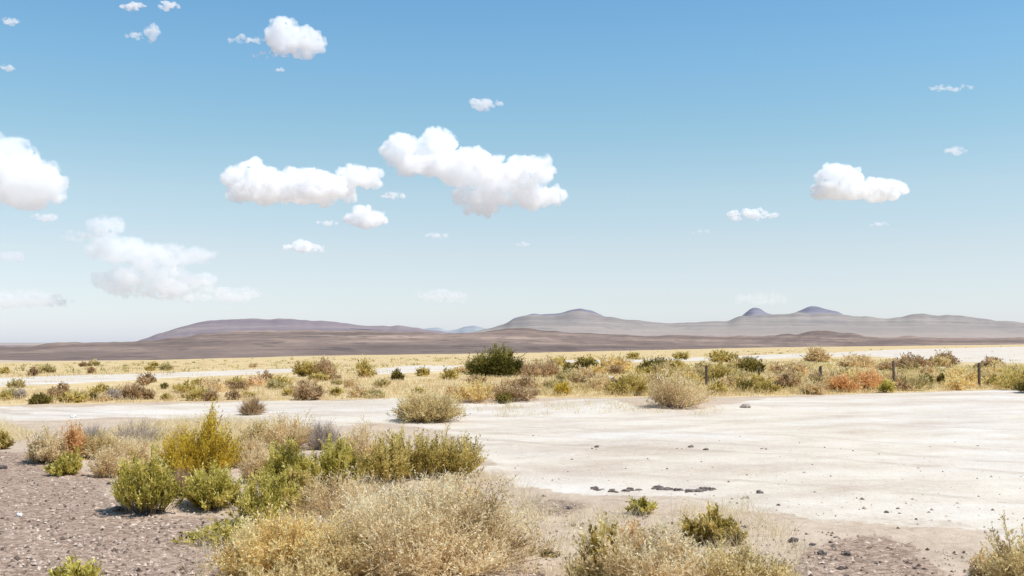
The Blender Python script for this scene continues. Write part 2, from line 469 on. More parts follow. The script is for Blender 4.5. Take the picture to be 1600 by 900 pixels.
    d = N.new('ShaderNodeBsdfDiffuse'); L.new(c, d.inputs[0]); L.new(b.outputs[0], d.inputs['Normal'])
    o = N.new('ShaderNodeOutputMaterial'); L.new(d.outputs[0], o.inputs[0])
    return m
me.materials.append(ground_mat())
ground = bpy.data.objects.new('ground', me); C.objects.link(ground); tag(ground, kind='structure')

# ------------------------------------------------------------------ hills
def hill_mat(name, lo, mid, hi, specks, scale, sp_amt=0.6, foot=None):  # far ridges have their aerial haze mixed into these base colours
    m, nt, N, L = nodes_of(name)
    pos = N.new('ShaderNodeNewGeometry').outputs['Position']
    a = noise_tex(nt, pos, 0.0022 * scale, 7, 0.66, (0.7, 0.25, 26.0))
    b_ = noise_tex(nt, pos, 0.02 * scale, 5, 0.7, (0.6, 0.3, 4.0))
    rp = ramp(nt, [(0.36, lo), (0.5, mid), (0.62, hi)])
    L.new(mth(nt, 'ADD', mth(nt, 'MULTIPLY', a, 0.7), mth(nt, 'MULTIPLY', b_, 0.3)), rp.inputs[0])
    v = sstep(nt, b_, 0.52, 0.64)
    c = mixc(nt, mth(nt, 'MULTIPLY', v, sp_amt), rp.outputs[0], specks)
    if foot:
        sx_ = N.new('ShaderNodeSeparateXYZ'); L.new(pos, sx_.inputs[0])
        c = mixc(nt, sstep(nt, mth(nt, 'ADD', sx_.outputs[2], mth(nt, 'MULTIPLY', b_, (foot[1] - foot[0]))), foot[0] * 1.5, foot[1] * 1.5), foot[2], c)
    d = N.new('ShaderNodeBsdfDiffuse'); L.new(c, d.inputs[0])
    o = N.new('ShaderNodeOutputMaterial'); L.new(d.outputs[0], o.inputs[0])
    return m

def ridge(profile, base_d, crest_d, back_d, mat, rough, seed, shape=1.0, xs=(-900, 2500), n=1000, rows=44, zbase=None, name='hills'):
    px = np.linspace(xs[0], xs[1], n)
    P = np.array(profile, float)
    py = np.interp(px, P[:, 0], P[:, 1])
    py = py + (fbm(px * 0.045, px * 0 + seed, seed, 5) - 0.5) * (7.0 if seed == 17 else 5.0)
    k = np.array([1, 2, 1.]); k /= k.sum()
    py = np.convolve(np.pad(py, 1, mode='edge'), k, 'valid')
    D0 = base_d(px) if callable(base_d) else np.full(n, float(base_d))
    D1 = D0 + crest_d; D2 = D1 + back_d
    b = (px - 800) / FPX
    zc = CAM_H + (HORIZON - py) / FPX * D1
    kw_ = np.hanning(91); kw_ /= kw_.sum()
    zs = np.convolve(np.pad(zc, 45, mode='edge'), kw_, 'valid')   # the foot slopes follow the crest only loosely
    V = []
    for r in range(rows + 6):
        if r <= rows:
            t = r / rows; D = D0 + (D1 - D0) * t
            z0 = (-drop_at(np.clip(px, -900, 2500)) if zbase is None else np.minimum(zbase, -0.0058 * D0)) - 0.5
            e_ = min(max((t - 0.45) / 0.55, 0.0), 1.0); e_ = e_ * e_ * (3 - 2 * e_)
            z = z0 + (zs - z0) * (t ** shape) + (zc - zs) * e_
            z = z + (fbm(b * D * 0.030 / (D.mean() / 1500) + seed, D * 0.022 / (D.mean() / 1500), seed, 5) - 0.5) * rough * (zc - z0) * math.sin(math.pi * min(t, 1.0)) ** 1.6
        else:
            t = (r - rows) / 5; D = D1 + (D2 - D1) * t; z = zc + (-20 - zc) * t ** 1.3
        V.append(np.stack([b * D, D, z], -1))
    V = np.array(V); nr_ = len(V)
    i, j = np.meshgrid(np.arange(nr_ - 1), np.arange(n - 1), indexing='ij')
    F = np.stack([i * n + j, i * n + j + 1, (i + 1) * n + j + 1, (i + 1) * n + j], -1).reshape(-1, 4)
    o = mesh_obj(name, V.reshape(-1, 3).tolist(), F.tolist(), mat, smooth=True)
    return tag(o, kind='structure')

BROWN = [(-900, 545), (-300, 545), (0, 541), (60, 540), (90, 535.5), (150, 534.5), (200, 534), (235, 533), (270, 528), (320, 521), (370, 517.5), (400, 517),
         (480, 516.5), (560, 515.5), (640, 518.5), (700, 520.5), (750, 519), (790, 513.5), (815, 512.5), (860, 517.5), (920, 521), (1000, 524.5), (1100, 525), (1200, 524),
         (1250, 521), (1280, 516.5), (1295, 516), (1320, 520.5), (1350, 525), (1450, 526.5), (1600, 527.5), (2500, 529)]
ridge(BROWN, base_depth, 1700, 1500, hill_mat('brown_ridge', (0.125, 0.098, 0.090), (0.23, 0.172, 0.147), (0.40, 0.295, 0.235), (0.095, 0.08, 0.078), 1.6, 0.75), 0.22, 3, 0.85)
PURPLE = [(-900, 540), (-200, 539), (100, 541), (200, 537), (230, 529), (260, 517), (290, 508), (330, 501.5), (370, 499.5), (400, 497.5), (450, 498.5), (500, 501.5), (540, 505),
          (560, 507.5), (620, 510), (660, 513), (690, 516.5), (720, 522), (2500, 536)]
ridge(PURPLE, 4000, 1900, 1200, hill_mat('hazy_violet_mesa', (0.19, 0.16, 0.18), (0.26, 0.215, 0.225), (0.36, 0.29, 0.275), (0.19, 0.165, 0.18), 0.6, 0.5), 0.10, 7, 1.0, zbase=-15)
RIGHT = [(-900, 540), (500, 535), (720, 524), (760, 514), (790, 505), (800, 499), (830, 493), (850, 493.5), (870, 493), (890, 488), (905, 484.5), (925, 488.5), (940, 493.5), (970, 498),
         (1000, 501.5), (1040, 504.5), (1080, 503.5), (1140, 500.5), (1155, 495), (1175, 492), (1200, 491.5), (1225, 491.5), (1240, 490), (1270, 489.5), (1310, 490.5), (1340, 494),
         (1380, 497), (1410, 494.5), (1430, 491.5), (1480, 491.5), (1520, 495), (1560, 500), (1600, 504), (1700, 505), (2000, 498), (2500, 508)]
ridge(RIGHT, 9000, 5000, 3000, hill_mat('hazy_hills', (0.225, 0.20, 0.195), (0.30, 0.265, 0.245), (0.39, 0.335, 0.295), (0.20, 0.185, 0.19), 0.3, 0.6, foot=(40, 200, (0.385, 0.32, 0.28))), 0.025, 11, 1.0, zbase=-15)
PEAKS = [(-900, 545), (760, 540), (785, 512), (800, 497), (828, 491), (850, 492), (870, 492), (888, 487), (903, 483), (908, 482), (926, 487), (945, 496), (990, 520), (1120, 520),
         (1150, 497), (1164, 490), (1171, 484.5), (1178, 482), (1189, 484), (1197, 489), (1212, 493), (1236, 490), (1252, 484), (1262, 481), (1278, 480), (1292, 484), (1310, 488), (1330, 498), (1400, 530), (2500, 545)]
ridge(PEAKS, 15000, 2500, 2000, hill_mat('hazy_blue_peaks', (0.165, 0.16, 0.20), (0.215, 0.205, 0.25), (0.29, 0.27, 0.295), (0.17, 0.165, 0.21), 0.25, 0.3), 0.3, 17, 1.0, zbase=-15)
BLUE = [(-900, 545), (600, 540), (640, 519), (660, 514), (674, 512), (686, 512.5), (700, 518), (716, 514), (728, 509), (740, 508), (758, 512), (790, 524), (860, 545), (2500, 545)]
ridge(BLUE, 22000, 2500, 2000, hill_mat('hazy_blue_range', (0.27, 0.29, 0.32), (0.32, 0.34, 0.365), (0.37, 0.385, 0.40), (0.29, 0.31, 0.34), 0.2, 0.2), 0.3, 23, 1.0, zbase=-15)

# ------------------------------------------------------------------ clouds
def cloud_mat(name, dens, size):
    m, nt, N, L = nodes_of(name)
    pos = N.new('ShaderNodeNewGeometry').outputs['Position']
    f = noise_tex(nt, pos, 1.0 / (size * 0.42), 6, 0.62)
    v = N.new('ShaderNodeVolumeScatter'); v.inputs['Color'].default_value = (1, 0.994, 0.974, 1)
    L.new(mth(nt, 'MULTIPLY', sstep(nt, f, 0.36, 0.60), dens * 1.7), v.inputs['Density'])
    v.inputs['Anisotropy'].default_value = 0.1
    o = N.new('ShaderNodeOutputMaterial'); L.new(v.outputs[0], o.inputs['Volume'])
    return m

import bmesh
def cloud(label, lobes, thick=1.0, group=None, base=None, puff=1.0):
    """lobes: (px, py, rx, ry) of the outline as seen from the survey point; built at the height of its flat base"""
    _seed[0] += 1
    rng = random.Random(_seed[0] * 7 + 1)
    ybot = base or max(l[1] + l[3] for l in lobes)
    el = max((HORIZON - ybot) / FPX, 0.02)
    D = min(1100.0 / el, 30000.0)
    cx = sum(l[0] * l[2] * l[3] for l in lobes) / sum(l[2] * l[3] for l in lobes)
    cy = sum(l[1] for l in lobes) / len(lobes)
    u = D / FPX                            # metres for one unit of bearing
    O = Vector(((cx - 800) * u, D, CAM_H + (HORIZON - cy) * u))
    bm = bmesh.new()
    big = max(min(l[2], l[3]) for l in lobes)
    for (px, py, rx, ry) in lobes:
        n = int(12 + 40 * min(1.0, rx * ry / 900.0))
        for k in range(n + 1):
            if k == 0: dx = dz = dy = 0; r = 0.62 * min(rx, ry)
            else:
                a = rng.uniform(0, 2 * math.pi); q = math.sqrt(rng.uniform(0.05, 1))
                r = min(rx, ry) * rng.uniform(0.22, 0.52) * puff
                dx = max(rx - r, 0) * q * math.cos(a); dz = max(ry - r, 0) * q * math.sin(a)
                dy = rng.uniform(-0.8, 0.8) * max(min(rx, 2.2 * ry) - r, 0)
            c = Vector(((px + dx - cx) * u, dy * u, (cy - (py - dz)) * u))
            res = bmesh.ops.create_icosphere(bm, subdivisions=2, radius=r * u)
            sx = 1.0 + 0.8 * rng.random() if rx > ry else 1.0
            for v in res['verts']:
                v.co = Vector((v.co.x * sx, v.co.y * sx, v.co.z)) + c
    zb = (cy - ybot) * u
    for v in bm.verts:
        if v.co.z < zb: v.co.z = zb + (v.co.z - zb) * 0.25
    me = bpy.data.meshes.new('cloud'); bm.to_mesh(me); bm.free()
    o = bpy.data.objects.new('cloud', me); C.objects.link(o)
    md = o.modifiers.new('union', 'REMESH'); md.mode = 'VOXEL'; md.voxel_size = max(0.9 * u, big * u * 0.04)
    dg = bpy.context.evaluated_depsgraph_get()
    me2 = bpy.data.meshes.new_from_object(o.evaluated_get(dg))
    o.modifiers.clear(); o.data = me2; bpy.data.meshes.remove(me)
    nv = len(me2.vertices)
    co = np.empty(nv * 3, np.float32); me2.vertices.foreach_get('co', co); co = co.reshape(-1, 3)
    no = np.empty(nv * 3, np.float32); me2.vertex_normals.foreach_get('vector', no); no = no.reshape(-1, 3)
    f1 = 1 / (big * u * 0.42); sd = _seed[0] * 3.7
    disp = np.array([mnoise.fractal(Vector(c_) * f1 + Vector((sd, sd, sd)), 0.75, 2.1, 6) for c_ in co.astype(float)])
    low = np.clip((co[:, 2] - zb) / (big * u * 0.5), 0.15, 1)
    co = co + no * (disp * big * u * 0.20 * low)[:, None]
    me2.vertices.foreach_set('co', co.reshape(-1)); me2.update()
    me2.materials.clear(); me2.materials.append(cloud_mat('cloud_vapour', thick * 2.8 / (big * u), big * u))
    o.location = O
    tag(o, label, 'cloud', group)
    return o

CLOUDS = [
    ('big white cumulus cut by the left edge of the sky', [(10, 235, 38, 26), (30, 285, 62, 45), (-40, 270, 60, 60)], 1.0, 330),
    ('white cloud high on the left with wispy tails on its left side', [(440, 50, 34, 34), (470, 62, 34, 24), (385, 56, 36, 7), (425, 82, 42, 6)], 0.8, 88),
    ('small torn wisp hanging below the high tailed white cloud', [(432, 105, 12, 4)], 0.175, 109),
    ('broken little cloud left of the high tailed white cloud', [(230, 46, 14, 17), (202, 50, 16, 7)], 0.315, 62),
    ('wide thin cloud cut by the top edge of the picture', [(198, 3, 24, 8)], 0.42, 10),
    ('narrow thin cloud cut by the top edge of the picture', [(255, 2, 18, 8)], 0.42, 9),
    ('faint upper scrap of cloud at the left edge of the sky', [(4, 27, 14, 7)], 0.21, 34),
    ('faint middle scrap of cloud at the left edge above the big cumulus', [(4, 102, 15, 6)], 0.21, 109),
    ('long white flat based cloud left of the largest cloud', [(385, 275, 38, 30), (450, 292, 95, 30), (500, 297, 60, 27), (560, 275, 38, 20), (400, 300, 58, 20)], 1.0, 322),
    ('largest cloud, a long ragged white cumulus sloping down to the right', [(628, 232, 34, 26), (683, 225, 32, 32), (660, 255, 58, 26), (730, 262, 52, 32), (800, 268, 76, 28), (790, 305, 90, 24), (840, 305, 52, 16), (752, 325, 30, 16)], 1.0, 342),
    ('little puff alone above the largest cloud', [(752, 160, 20, 12), (780, 158, 9, 6)], 0.28, 173),
    ('round small cloud under the gap between the two large clouds', [(572, 340, 35, 18), (566, 330, 18, 12)], 0.8, 357),
    ('tiny flat cloud between the largest cloud and the round small cloud', [(613, 305, 21, 7)], 0.27, 312),
    ('tiny flat cloud left of the round small cloud', [(509, 348, 19, 6)], 0.24, 354),
    ('flat little cloud below the long white cloud', [(478, 386, 40, 10), (470, 381, 18, 9)], 0.55, 396),
    ('tiny flat cloud below the left end of the largest cloud', [(681, 368, 20, 7)], 0.21, 375),
    ('tiny faint cloud below the right end of the largest cloud', [(817, 382, 14, 6)], 0.168, 388),
    ('pale flat cloud low over the middle of the dark ridge', [(690, 462, 42, 13), (715, 468, 24, 8)], 0.12, 475),
    ('tall pale heap of cloud low over the left hills', [(165, 355, 30, 18), (140, 370, 48, 13), (185, 390, 44, 24), (250, 402, 84, 24), (310, 400, 26, 16), (230, 440, 100, 26), (290, 458, 80, 16), (370, 460, 38, 15)], 0.3, 474),
    ('tiny cloud tucked under the big cumulus at the left edge', [(68, 339, 22, 8)], 0.3, 347),
    ('thin pale cloud at the left edge below the big cumulus', [(12, 400, 26, 11)], 0.16, 412),
    ('long pale cloud bank lowest at the left edge over the plain', [(35, 467, 60, 17), (-20, 470, 60, 15), (85, 472, 34, 10)], 0.182, 485),
    ('compact white cumulus standing alone in the right half of the sky', [(1308, 278, 34, 25), (1345, 296, 72, 22), (1390, 298, 30, 17), (1293, 300, 26, 15)], 1.0, 317),
    ('thin white cloud left of and below the compact cumulus', [(1172, 336, 46, 9), (1180, 330, 22, 8)], 0.39, 344),
    ('faint wisp left of the thin white cloud', [(1095, 361, 20, 5)], 0.092, 367),
    ('faint wisp below the compact cumulus', [(1376, 350, 17, 5)], 0.126, 355),
    ('thin streak of cloud highest on the right', [(1490, 134, 36, 7)], 0.189, 141),
    ('small thin streak of cloud under the highest right streak', [(1495, 234, 20, 8)], 0.168, 242),
    ('very pale haze of cloud behind the twin peaks', [(1190, 468, 48, 13)], 0.06, 481),
]
for (lab, lobes, th, base) in CLOUDS: cloud(lab, lobes, th, None, base)

# ------------------------------------------------------------------ foreground shrubs
LFY = dict(style='leafy')
shrub('shrub', 'shrub', 'small bright green shrub between the rounded green shrub and the golden bush', 408, 476, 742, 802, 'green', style='leafy', dens=0.5)
shrub('shrub', 'shrub', 'rust orange tuft growing through the top of the wide tan and rust bush', 960, 1010, 806, 890, 'orange', style='straw', dens=0.3)
shrub('shrub', 'shrub', 'pale dry bush filling the gap in front of the widest olive green shrub', 640, 770, 728, 812, 'tan', style='straw', dens=0.5)
shrub('shrub', 'shrub', 'thin tan bush under the mustard shrub, between the feathery and rounded green ones', 262, 306, 730, 775, 'brown', style='twig', dens=0.6)
shrub('shrub', 'shrub', 'biggest straw coloured round bush in the middle of the foreground', 488, 832, 736, 893, 'straw', style='straw', dens=2.8, leaves=6, twigs=14, flat=0.85, twl=0.15)
shrub('shrub', 'shrub', 'golden yellow dry bush against the left side of the biggest straw bush', 348, 535, 786, 905, 'gold', style='straw', dens=1.5, leaves=6)
shrub('shrub', 'shrub', 'wide olive grey bush between the straw bush and its golden neighbour', 470, 610, 806, 915, 'dusty', style='straw', dens=0.8)
shrub('shrub', 'shrub', 'tan and rust coloured bush cut by the bottom edge right of the straw bush', 884, 1130, 806, 925, 'straw', style='straw', dens=1.4)
shrub('shrub', 'shrub', 'grey olive bush cut by the bottom edge, on the right of the rusty bush', 1075, 1250, 838, 940, 'dusty', style='straw', dens=0.9)
shrub('shrub', 'shrub', 'dark upright sage plume at the left side of the rusty bush', 908, 966, 803, 930, 'olive', style='leafy', dens=0.5, up=1.4, spread=0.3)
shrub('shrub', 'shrub', 'low dark sage bush at the foot of the dark upright plume', 880, 1010, 852, 930, 'sage', style='leafy', dens=0.6)
shrub('shrub', 'shrub', 'grey green bush at the front corner under the golden bush', 380, 560, 850, 940, 'dusty', style='straw', dens=0.7)
shrub('shrub', 'shrub', 'bright green leafy shrub growing behind the rusty bush', 1068, 1160, 784, 852, 'olive', style='leafy', lobes=[(0, 0, .55, 1, 1.0), (-.6, .1, .4, .7, .5), (.6, .1, .4, .7, .5)], dens=0.6)
shrub('weed', 'weed', 'yellow green tuft standing before the line of dark clods', 985, 1027, 773, 803, 'green', style='weed')
shrub('shrub', 'shrub', 'grey tan bush cut by the right edge at the bottom corner', 1535, 1690, 818, 925, 'dusty', style='straw', dens=0.8)
shrub('shrub', 'shrub', 'low tan tuft left of the bush in the bottom right corner', 1515, 1570, 855, 905, 'tan', style='straw', dens=0.35)
shrub('weed', 'weed', 'green tuft on the gravel at the bottom left corner', 78, 158, 868, 915, 'green', style='weed', dens=1.5)
shrub('weed', 'weed', 'flat sprawling green weed on the gravel left of the golden bush', 288, 388, 812, 848, 'green', style='weed', dens=1.6, up=0.1)
shrub('weed', 'weed', 'tiny dark green plant between the straw bush and the rusty bush', 842, 870, 855, 870, 'dark', style='weed')
shrub('weed', 'weed', 'tiniest dark green sprig beside the straw bush', 826, 838, 853, 863, 'dark', style='weed', dens=0.5)
shrub('shrub', 'shrub', 'green feathery shrub with upright plumes, leftmost of the green clump', 172, 284, 690, 800, 'green', lobes=[(-.15, 0, .75, .85, 1.2), (.35, 0, .3, 1.0, .5), (-.5, .1, .45, .7, .6), (.45, -.1, .5, .62, .6)], up=1.5, spread=0.3, flat=0.7, twl=0.17, **LFY)
shrub('shrub', 'shrub', 'mustard yellow shrub with one tall plume, highest of the foreground clump', 250, 376, 626, 742, 'yellow', lobes=[(.05, 0, .95, .66, 1.6), (.25, .0, .30, 1.06, .7), (-.55, 0, .5, .58, .6), (.15, 0, .6, .84, .8)], dens=1.4, **LFY)
shrub('shrub', 'shrub', 'rounded green shrub in front of the mustard yellow shrub', 290, 372, 722, 795, 'green', **LFY)
shrub('shrub', 'shrub', 'pale thin green shrub right of the rounded green shrub', 366, 446, 736, 818, 'green', style='leafy', dens=0.4)
shrub('shrub', 'shrub', 'thin green shrub with dark left side in the middle of the green row', 412, 482, 684, 762, 'green', dens=0.8, **LFY)
shrub('shrub', 'shrub', 'bright green upright shrub in the middle of the green row', 482, 566, 684, 760, 'green', up=1.5, spread=0.3, flat=0.7, **LFY)
shrub('shrub', 'shrub', 'olive green shrub left of the widest one in the green row', 556, 640, 676, 752, 'olive', dens=0.8, **LFY)
shrub('shrub', 'shrub', 'wide olive green shrub at the right end of the green row beside the salt flat', 590, 756, 664, 746, 'olive', lobes=[(-.45, 0, .55, .95, 1), (.1, .1, .55, .95, 1), (.55, 0, .45, .8, .9)], dens=1.4, **LFY)
shrub('shrub', 'shrub', 'dry tan bush topping out behind the bright green upright shrub', 522, 606, 652, 722, 'tan', style='straw', dens=0.5)
shrub('shrub', 'shrub', 'dry tan bush behind the thin green shrub with dark left side', 406, 494, 638, 702, 'tan', style='straw', dens=0.5)
shrub('shrub', 'shrub', 'leafless violet grey brush between the two dry tan bushes', 478, 530, 656, 702, 'dead', style='twig')
shrub('shrub', 'shrub', 'sparse straw bush at the foot of the green row over the biggest bush', 440, 640, 735, 800, 'tan', style='straw', dens=0.5)
shrub('shrub', 'shrub', 'tan bush with dark left side, near the left edge', 42, 100, 662, 722, 'straw', style='straw', dens=0.6, stem=M_STEM)
shrub('shrub', 'shrub', 'rust orange bush touching the right side of the tan one near the left edge', 90, 138, 655, 716, 'orange', style='straw', dens=0.6)
shrub('shrub', 'shrub', 'low straw bush filling the gap between the grey brush and the feathery green shrub', 150, 240, 676, 735, 'tan', style='straw', dens=0.5)
shrub('shrub', 'shrub', 'straw bush seen between the rust orange bush and the wide grey brush', 128, 190, 668, 716, 'dusty', style='straw', dens=0.45)
shrub('shrub', 'shrub', 'pale dry bush under the small brown twiggy bush on the pale strip', 372, 432, 652, 698, 'dusty', style='straw', dens=0.45)
shrub('shrub', 'shrub', 'low straw bush under the right side of the mustard shrub', 372, 440, 690, 752, 'tan', style='straw', dens=0.5)
shrub('shrub', 'shrub', 'dark twiggy scrub in front of the thin green shrub with dark left side', 425, 500, 728, 775, 'olive', style='leafy', dens=0.4)
shrub('shrub', 'shrub', 'small green shrub at the foot of the tan bush with dark left side', 74, 132, 704, 742, 'green', dens=0.5, **LFY)
shrub('shrub', 'shrub', 'dark grey leafless brush just right of the rust orange bush', 122, 164, 662, 702, 'dead', style='twig')
shrub('shrub', 'shrub', 'wide grey leafless brush behind the green feathery shrub', 172, 256, 652, 694, 'dead', style='twig', dens=0.9)
shrub('shrub', 'shrub', 'pale straw tuft between the grey brush and the mustard shrub', 256, 312, 656, 702, 'tan', style='straw', dens=0.3)
shrub('shrub', 'shrub', 'pale straw tuft left of the green feathery shrub', 140, 200, 692, 745, 'tan', style='straw', dens=0.3)
shrub('shrub', 'shrub', 'pale straw tuft right of the mustard shrub', 360, 418, 668, 730, 'tan', style='straw', dens=0.3)
shrub('shrub', 'shrub', 'olive yellow shrub cut by the left edge beside the tan bush with dark left side', -22, 16, 670, 702, 'olive', dens=0.6, **LFY)
shrub('shrub', 'shrub', 'small brown twiggy bush alone on the pale strip above the green row', 374, 412, 618, 648, 'brown', style='twig')
shrub('shrub', 'shrub', 'round tan bush with dark base standing alone on the salt flat', 614, 720, 610, 657, 'dusty', style='straw', dens=1.5, stem=M_STEM, flat=0.9)

# ------------------------------------------------------------------ the scrub belt
MID = dict(style='far')
t = shrub('tree', 'tree', 'dark green bushy tree, tallest plant of the scrub belt', 730, 816, 536, 589, 'tree', style='leafy', dens=1.9,
          lobes=[(.18, 0, .60, 0.98, 1.6), (-.55, 0, .45, .68, .8), (.55, 0, .45, .80, .8)], up=0.15, spread=0.7, flat=0.95)
BELT = [
    ('shrub', 808, 878, 564, 589, 'brown', 'reddish brown bush touching the right side of the tree'),
    ('shrub', 710, 774, 594, 628, 'gold', 'golden bush with dark base below the tree'),
    ('shrub', 768, 838, 597, 626, 'brown', 'wide brown bush right of the golden bush below the tree'),
    ('shrub', 866, 890, 598, 618, 'yellow', 'small yellow green shrub between the tree and the salt flat'),
    ('shrub', 900, 938, 559, 584, 'dark', 'dark green shrub first to the right of the reddish brown bush'),
    ('shrub', 930, 988, 556, 582, 'gold', 'golden tan bush right behind the first dark green shrub'),
    ('shrub', 998, 1052, 561, 584, 'dark', 'wide dark green shrub above the yellow tan bush'),
    ('shrub', 952, 1014, 578, 618, 'olive', 'yellow tan bush against the left side of the large round tan bush'),
    ('shrub', 1004, 1108, 574, 636, 'tan', 'large round tan bush jutting into the salt flat', dict(dens=3.0, style='straw', stem=M_STEM, stems=200, flat=0.85)),
    ('shrub', 1104, 1152, 564, 600, 'olive', 'olive green shrub right of the large round tan bush'),
    ('shrub', 1156, 1192, 558, 584, 'dark', 'dark green shrub just left of the third post from the right'),
    ('shrub', 1152, 1178, 592, 612, 'dark', 'small dark shrub in front of the third post from the right'),
    ('shrub', 1108, 1134, 596, 616, 'olive', 'small olive shrub at the edge of the salt right of the large round bush'),
    ('shrub', 1212, 1250, 584, 608, 'brown', 'small brown bush left of the bright orange bush'),
    ('shrub', 1262, 1294, 545, 566, 'tan', 'tan bush on the white strip above the bright orange bush'),
    ('shrub', 1266, 1294, 580, 608, 'brown', 'dark brown bush beside the bright orange bush'),
    ('shrub', 1290, 1340, 581, 612, 'orange', 'bright orange bush, the most vivid of the scrub belt'),
    ('shrub', 1338, 1378, 574, 609, 'orange', 'rust coloured bush between the bright orange bush and a post'),
    ('shrub', 1396, 1454, 556, 577, 'brown', 'wide dark brown bush behind the second post from the right'),
    ('shrub', 1458, 1494, 551, 572, 'brown', 'dark brown bush alone at the edge of the far white strip'),
    ('shrub', 1556, 1640, 562, 610, 'olive', 'large olive bush cut by the right edge'),
    ('shrub', 1590, 1640, 590, 614, 'dark', 'dark shrub under the large olive bush at the right edge'),
    ('shrub', 1480, 1530, 574, 602, 'gold', 'golden tan bush just left of the rightmost post'),
    ('shrub', 1408, 1432, 587, 602, 'olive', 'small olive shrub right of the second post from the right'),
    ('shrub', 1438, 1460, 586, 602, 'dark', 'small dark shrub midway between the two rightmost posts'),
    ('shrub', 1464, 1484, 584, 600, 'dark', 'tiny dark shrub left of the golden tan bush between the two posts'),
    ('shrub', 1316, 1362, 554, 574, 'tan', 'tan bush above the rust coloured bush'),
    ('shrub', 1376, 1396, 594, 613, 'green', 'small bright green tuft at the foot of the second post from the right'),
    ('shrub', 1538, 1566, 588, 604, 'olive', 'small olive shrub right of the rightmost post'),
    ('shrub', 1196, 1222, 565, 582, 'tan', 'tan tuft right behind the third post from the right'),
    ('shrub', 1228, 1262, 566, 588, 'tan', 'pale tan bush above the small brown bush'),
    ('shrub', 1106, 1150, 550, 566, 'olive', 'far olive bush above the olive green shrub'),
    ('shrub', 1050, 1076, 549, 562, 'olive', 'far olive shrub above the large round tan bush'),
    ('shrub', 980, 1000, 550, 562, 'olive', 'far small olive shrub above the wide dark green shrub'),
    ('shrub', 880, 900, 568, 588, 'dark', 'narrow dark shrub left of the first dark green shrub'),
    ('shrub', 906, 926, 588, 600, 'olive', 'olive tuft beside the pale patch below the first dark green shrub'),
    ('shrub', 946, 966, 590, 616, 'brown', 'narrow brown shrub at the left of the yellow tan bush'),
    ('shrub', 460, 504, 597, 624, 'brown', 'brown bush with dark left foot midway along the golden grass'),
    ('shrub', 462, 496, 566, 588, 'olive', 'grey green bush on the far grass left of the tree'),
    ('shrub', 488, 522, 561, 588, 'brown', 'brown topped bush beside the grey green bush on the far grass'),
    ('shrub', 556, 582, 560, 590, 'olive', 'upright olive shrub halfway between the grey green bush and the tree'),
    ('shrub', 612, 630, 579, 595, 'dark', 'small dark shrub under the broken white strip left of the tree'),
    ('shrub', 692, 714, 574, 594, 'olive', 'olive shrub nearest to the tree on its left'),
    ('shrub', 652, 672, 574, 588, 'olive', 'small olive tuft on the broken white strip left of the tree'),
    ('shrub', 514, 534, 605, 618, 'olive', 'small olive tuft right of the brown bush on the golden grass'),
    ('shrub', 442, 460, 605, 618, 'olive', 'small olive tuft left of the brown bush on the golden grass'),
    ('shrub', 560, 580, 607, 620, 'tan', 'small tan tuft on the golden grass left of the lone round bush'),
    ('shrub', 538, 556, 592, 606, 'tan', 'pale tan tuft on the golden grass under the upright olive shrub'),
    ('shrub', 190, 224, 600, 624, 'brown', 'yellow brown bush, biggest on the left golden grass'),
    ('shrub', 224, 240, 608, 624, 'brown', 'small brown bush touching the biggest bush of the left grass'),
    ('shrub', 162, 190, 608, 625, 'dead', 'grey brush left of the biggest bush of the left grass'),
    ('shrub', 136, 152, 614, 626, 'dark', 'small dark green shrub left of the grey brush on the left grass'),
    ('shrub', 94, 136, 614, 628, 'olive', 'flat olive shrub between two dark shrubs on the left grass'),
    ('shrub', 48, 78, 616, 631, 'dark', 'blackish green low shrub on the left grass'),
    ('shrub', 24, 40, 608, 624, 'dead', 'small grey brush left of the blackish green shrub'),
    ('shrub', -4, 20, 612, 625, 'olive', 'olive shrub at the left edge of the golden grass'),
    ('shrub', 14, 40, 592, 606, 'sage', 'grey olive bush standing on the left white strip'),
    ('shrub', 92, 106, 598, 614, 'brown', 'small brown shrub on the left grass under the white strip'),
    ('shrub', 252, 262, 598, 608, 'dark', 'tiny dark shrub right of the biggest bush of the left grass'),
    ('shrub', 252, 268, 614, 624, 'olive', 'tiny olive shrub right of the biggest bush of the left grass'),
    ('shrub', 318, 338, 608, 626, 'brown', 'brown shrub just above the tip of the mustard plume'),
    ('shrub', 352, 376, 610, 624, 'brown', 'pale brown shrub right of the tip of the mustard plume'),
    ('shrub', 300, 322, 592, 602, 'olive', 'low olive shrub on the grass above the mustard plume'),
    ('shrub', 46, 58, 573, 588, 'brown', 'dark brown upright shrub at the far edge of the left white strip'),
    ('shrub', 136, 148, 573, 584, 'brown', 'smaller brown upright shrub at the far edge of the left white strip'),
    ('shrub', 2, 14, 573, 584, 'olive', 'olive shrub at the left edge beyond the white strip'),
    ('shrub', 62, 82, 572, 583, 'olive', 'olive tuft beyond the left white strip beside the upright shrub'),
    ('shrub', 402, 424, 580, 598, 'brown', 'brown tuft at the right tip of the left white strip'),
    ('shrub', 218, 234, 590, 602, 'brown', 'small brown tuft on the lower edge of the left white strip'),
    ('shrub', 845, 870, 594, 606, 'tan', 'tan tuft under the reddish brown bush'),
    ('shrub', 590, 610, 590, 602, 'tan', 'pale tuft on the grass above the lone round bush'),
    ('shrub', 776, 800, 612, 630, 'dark', 'small dark shrub at the salt edge under the golden bush'),
    ('shrub', 1250, 1290, 596, 616, 'tan', 'dry tan tuft at the salt edge under the dark brown bush'),
    ('shrub', 1178, 1214, 596, 614, 'olive', 'olive tuft at the foot of the third post from the right'),
]
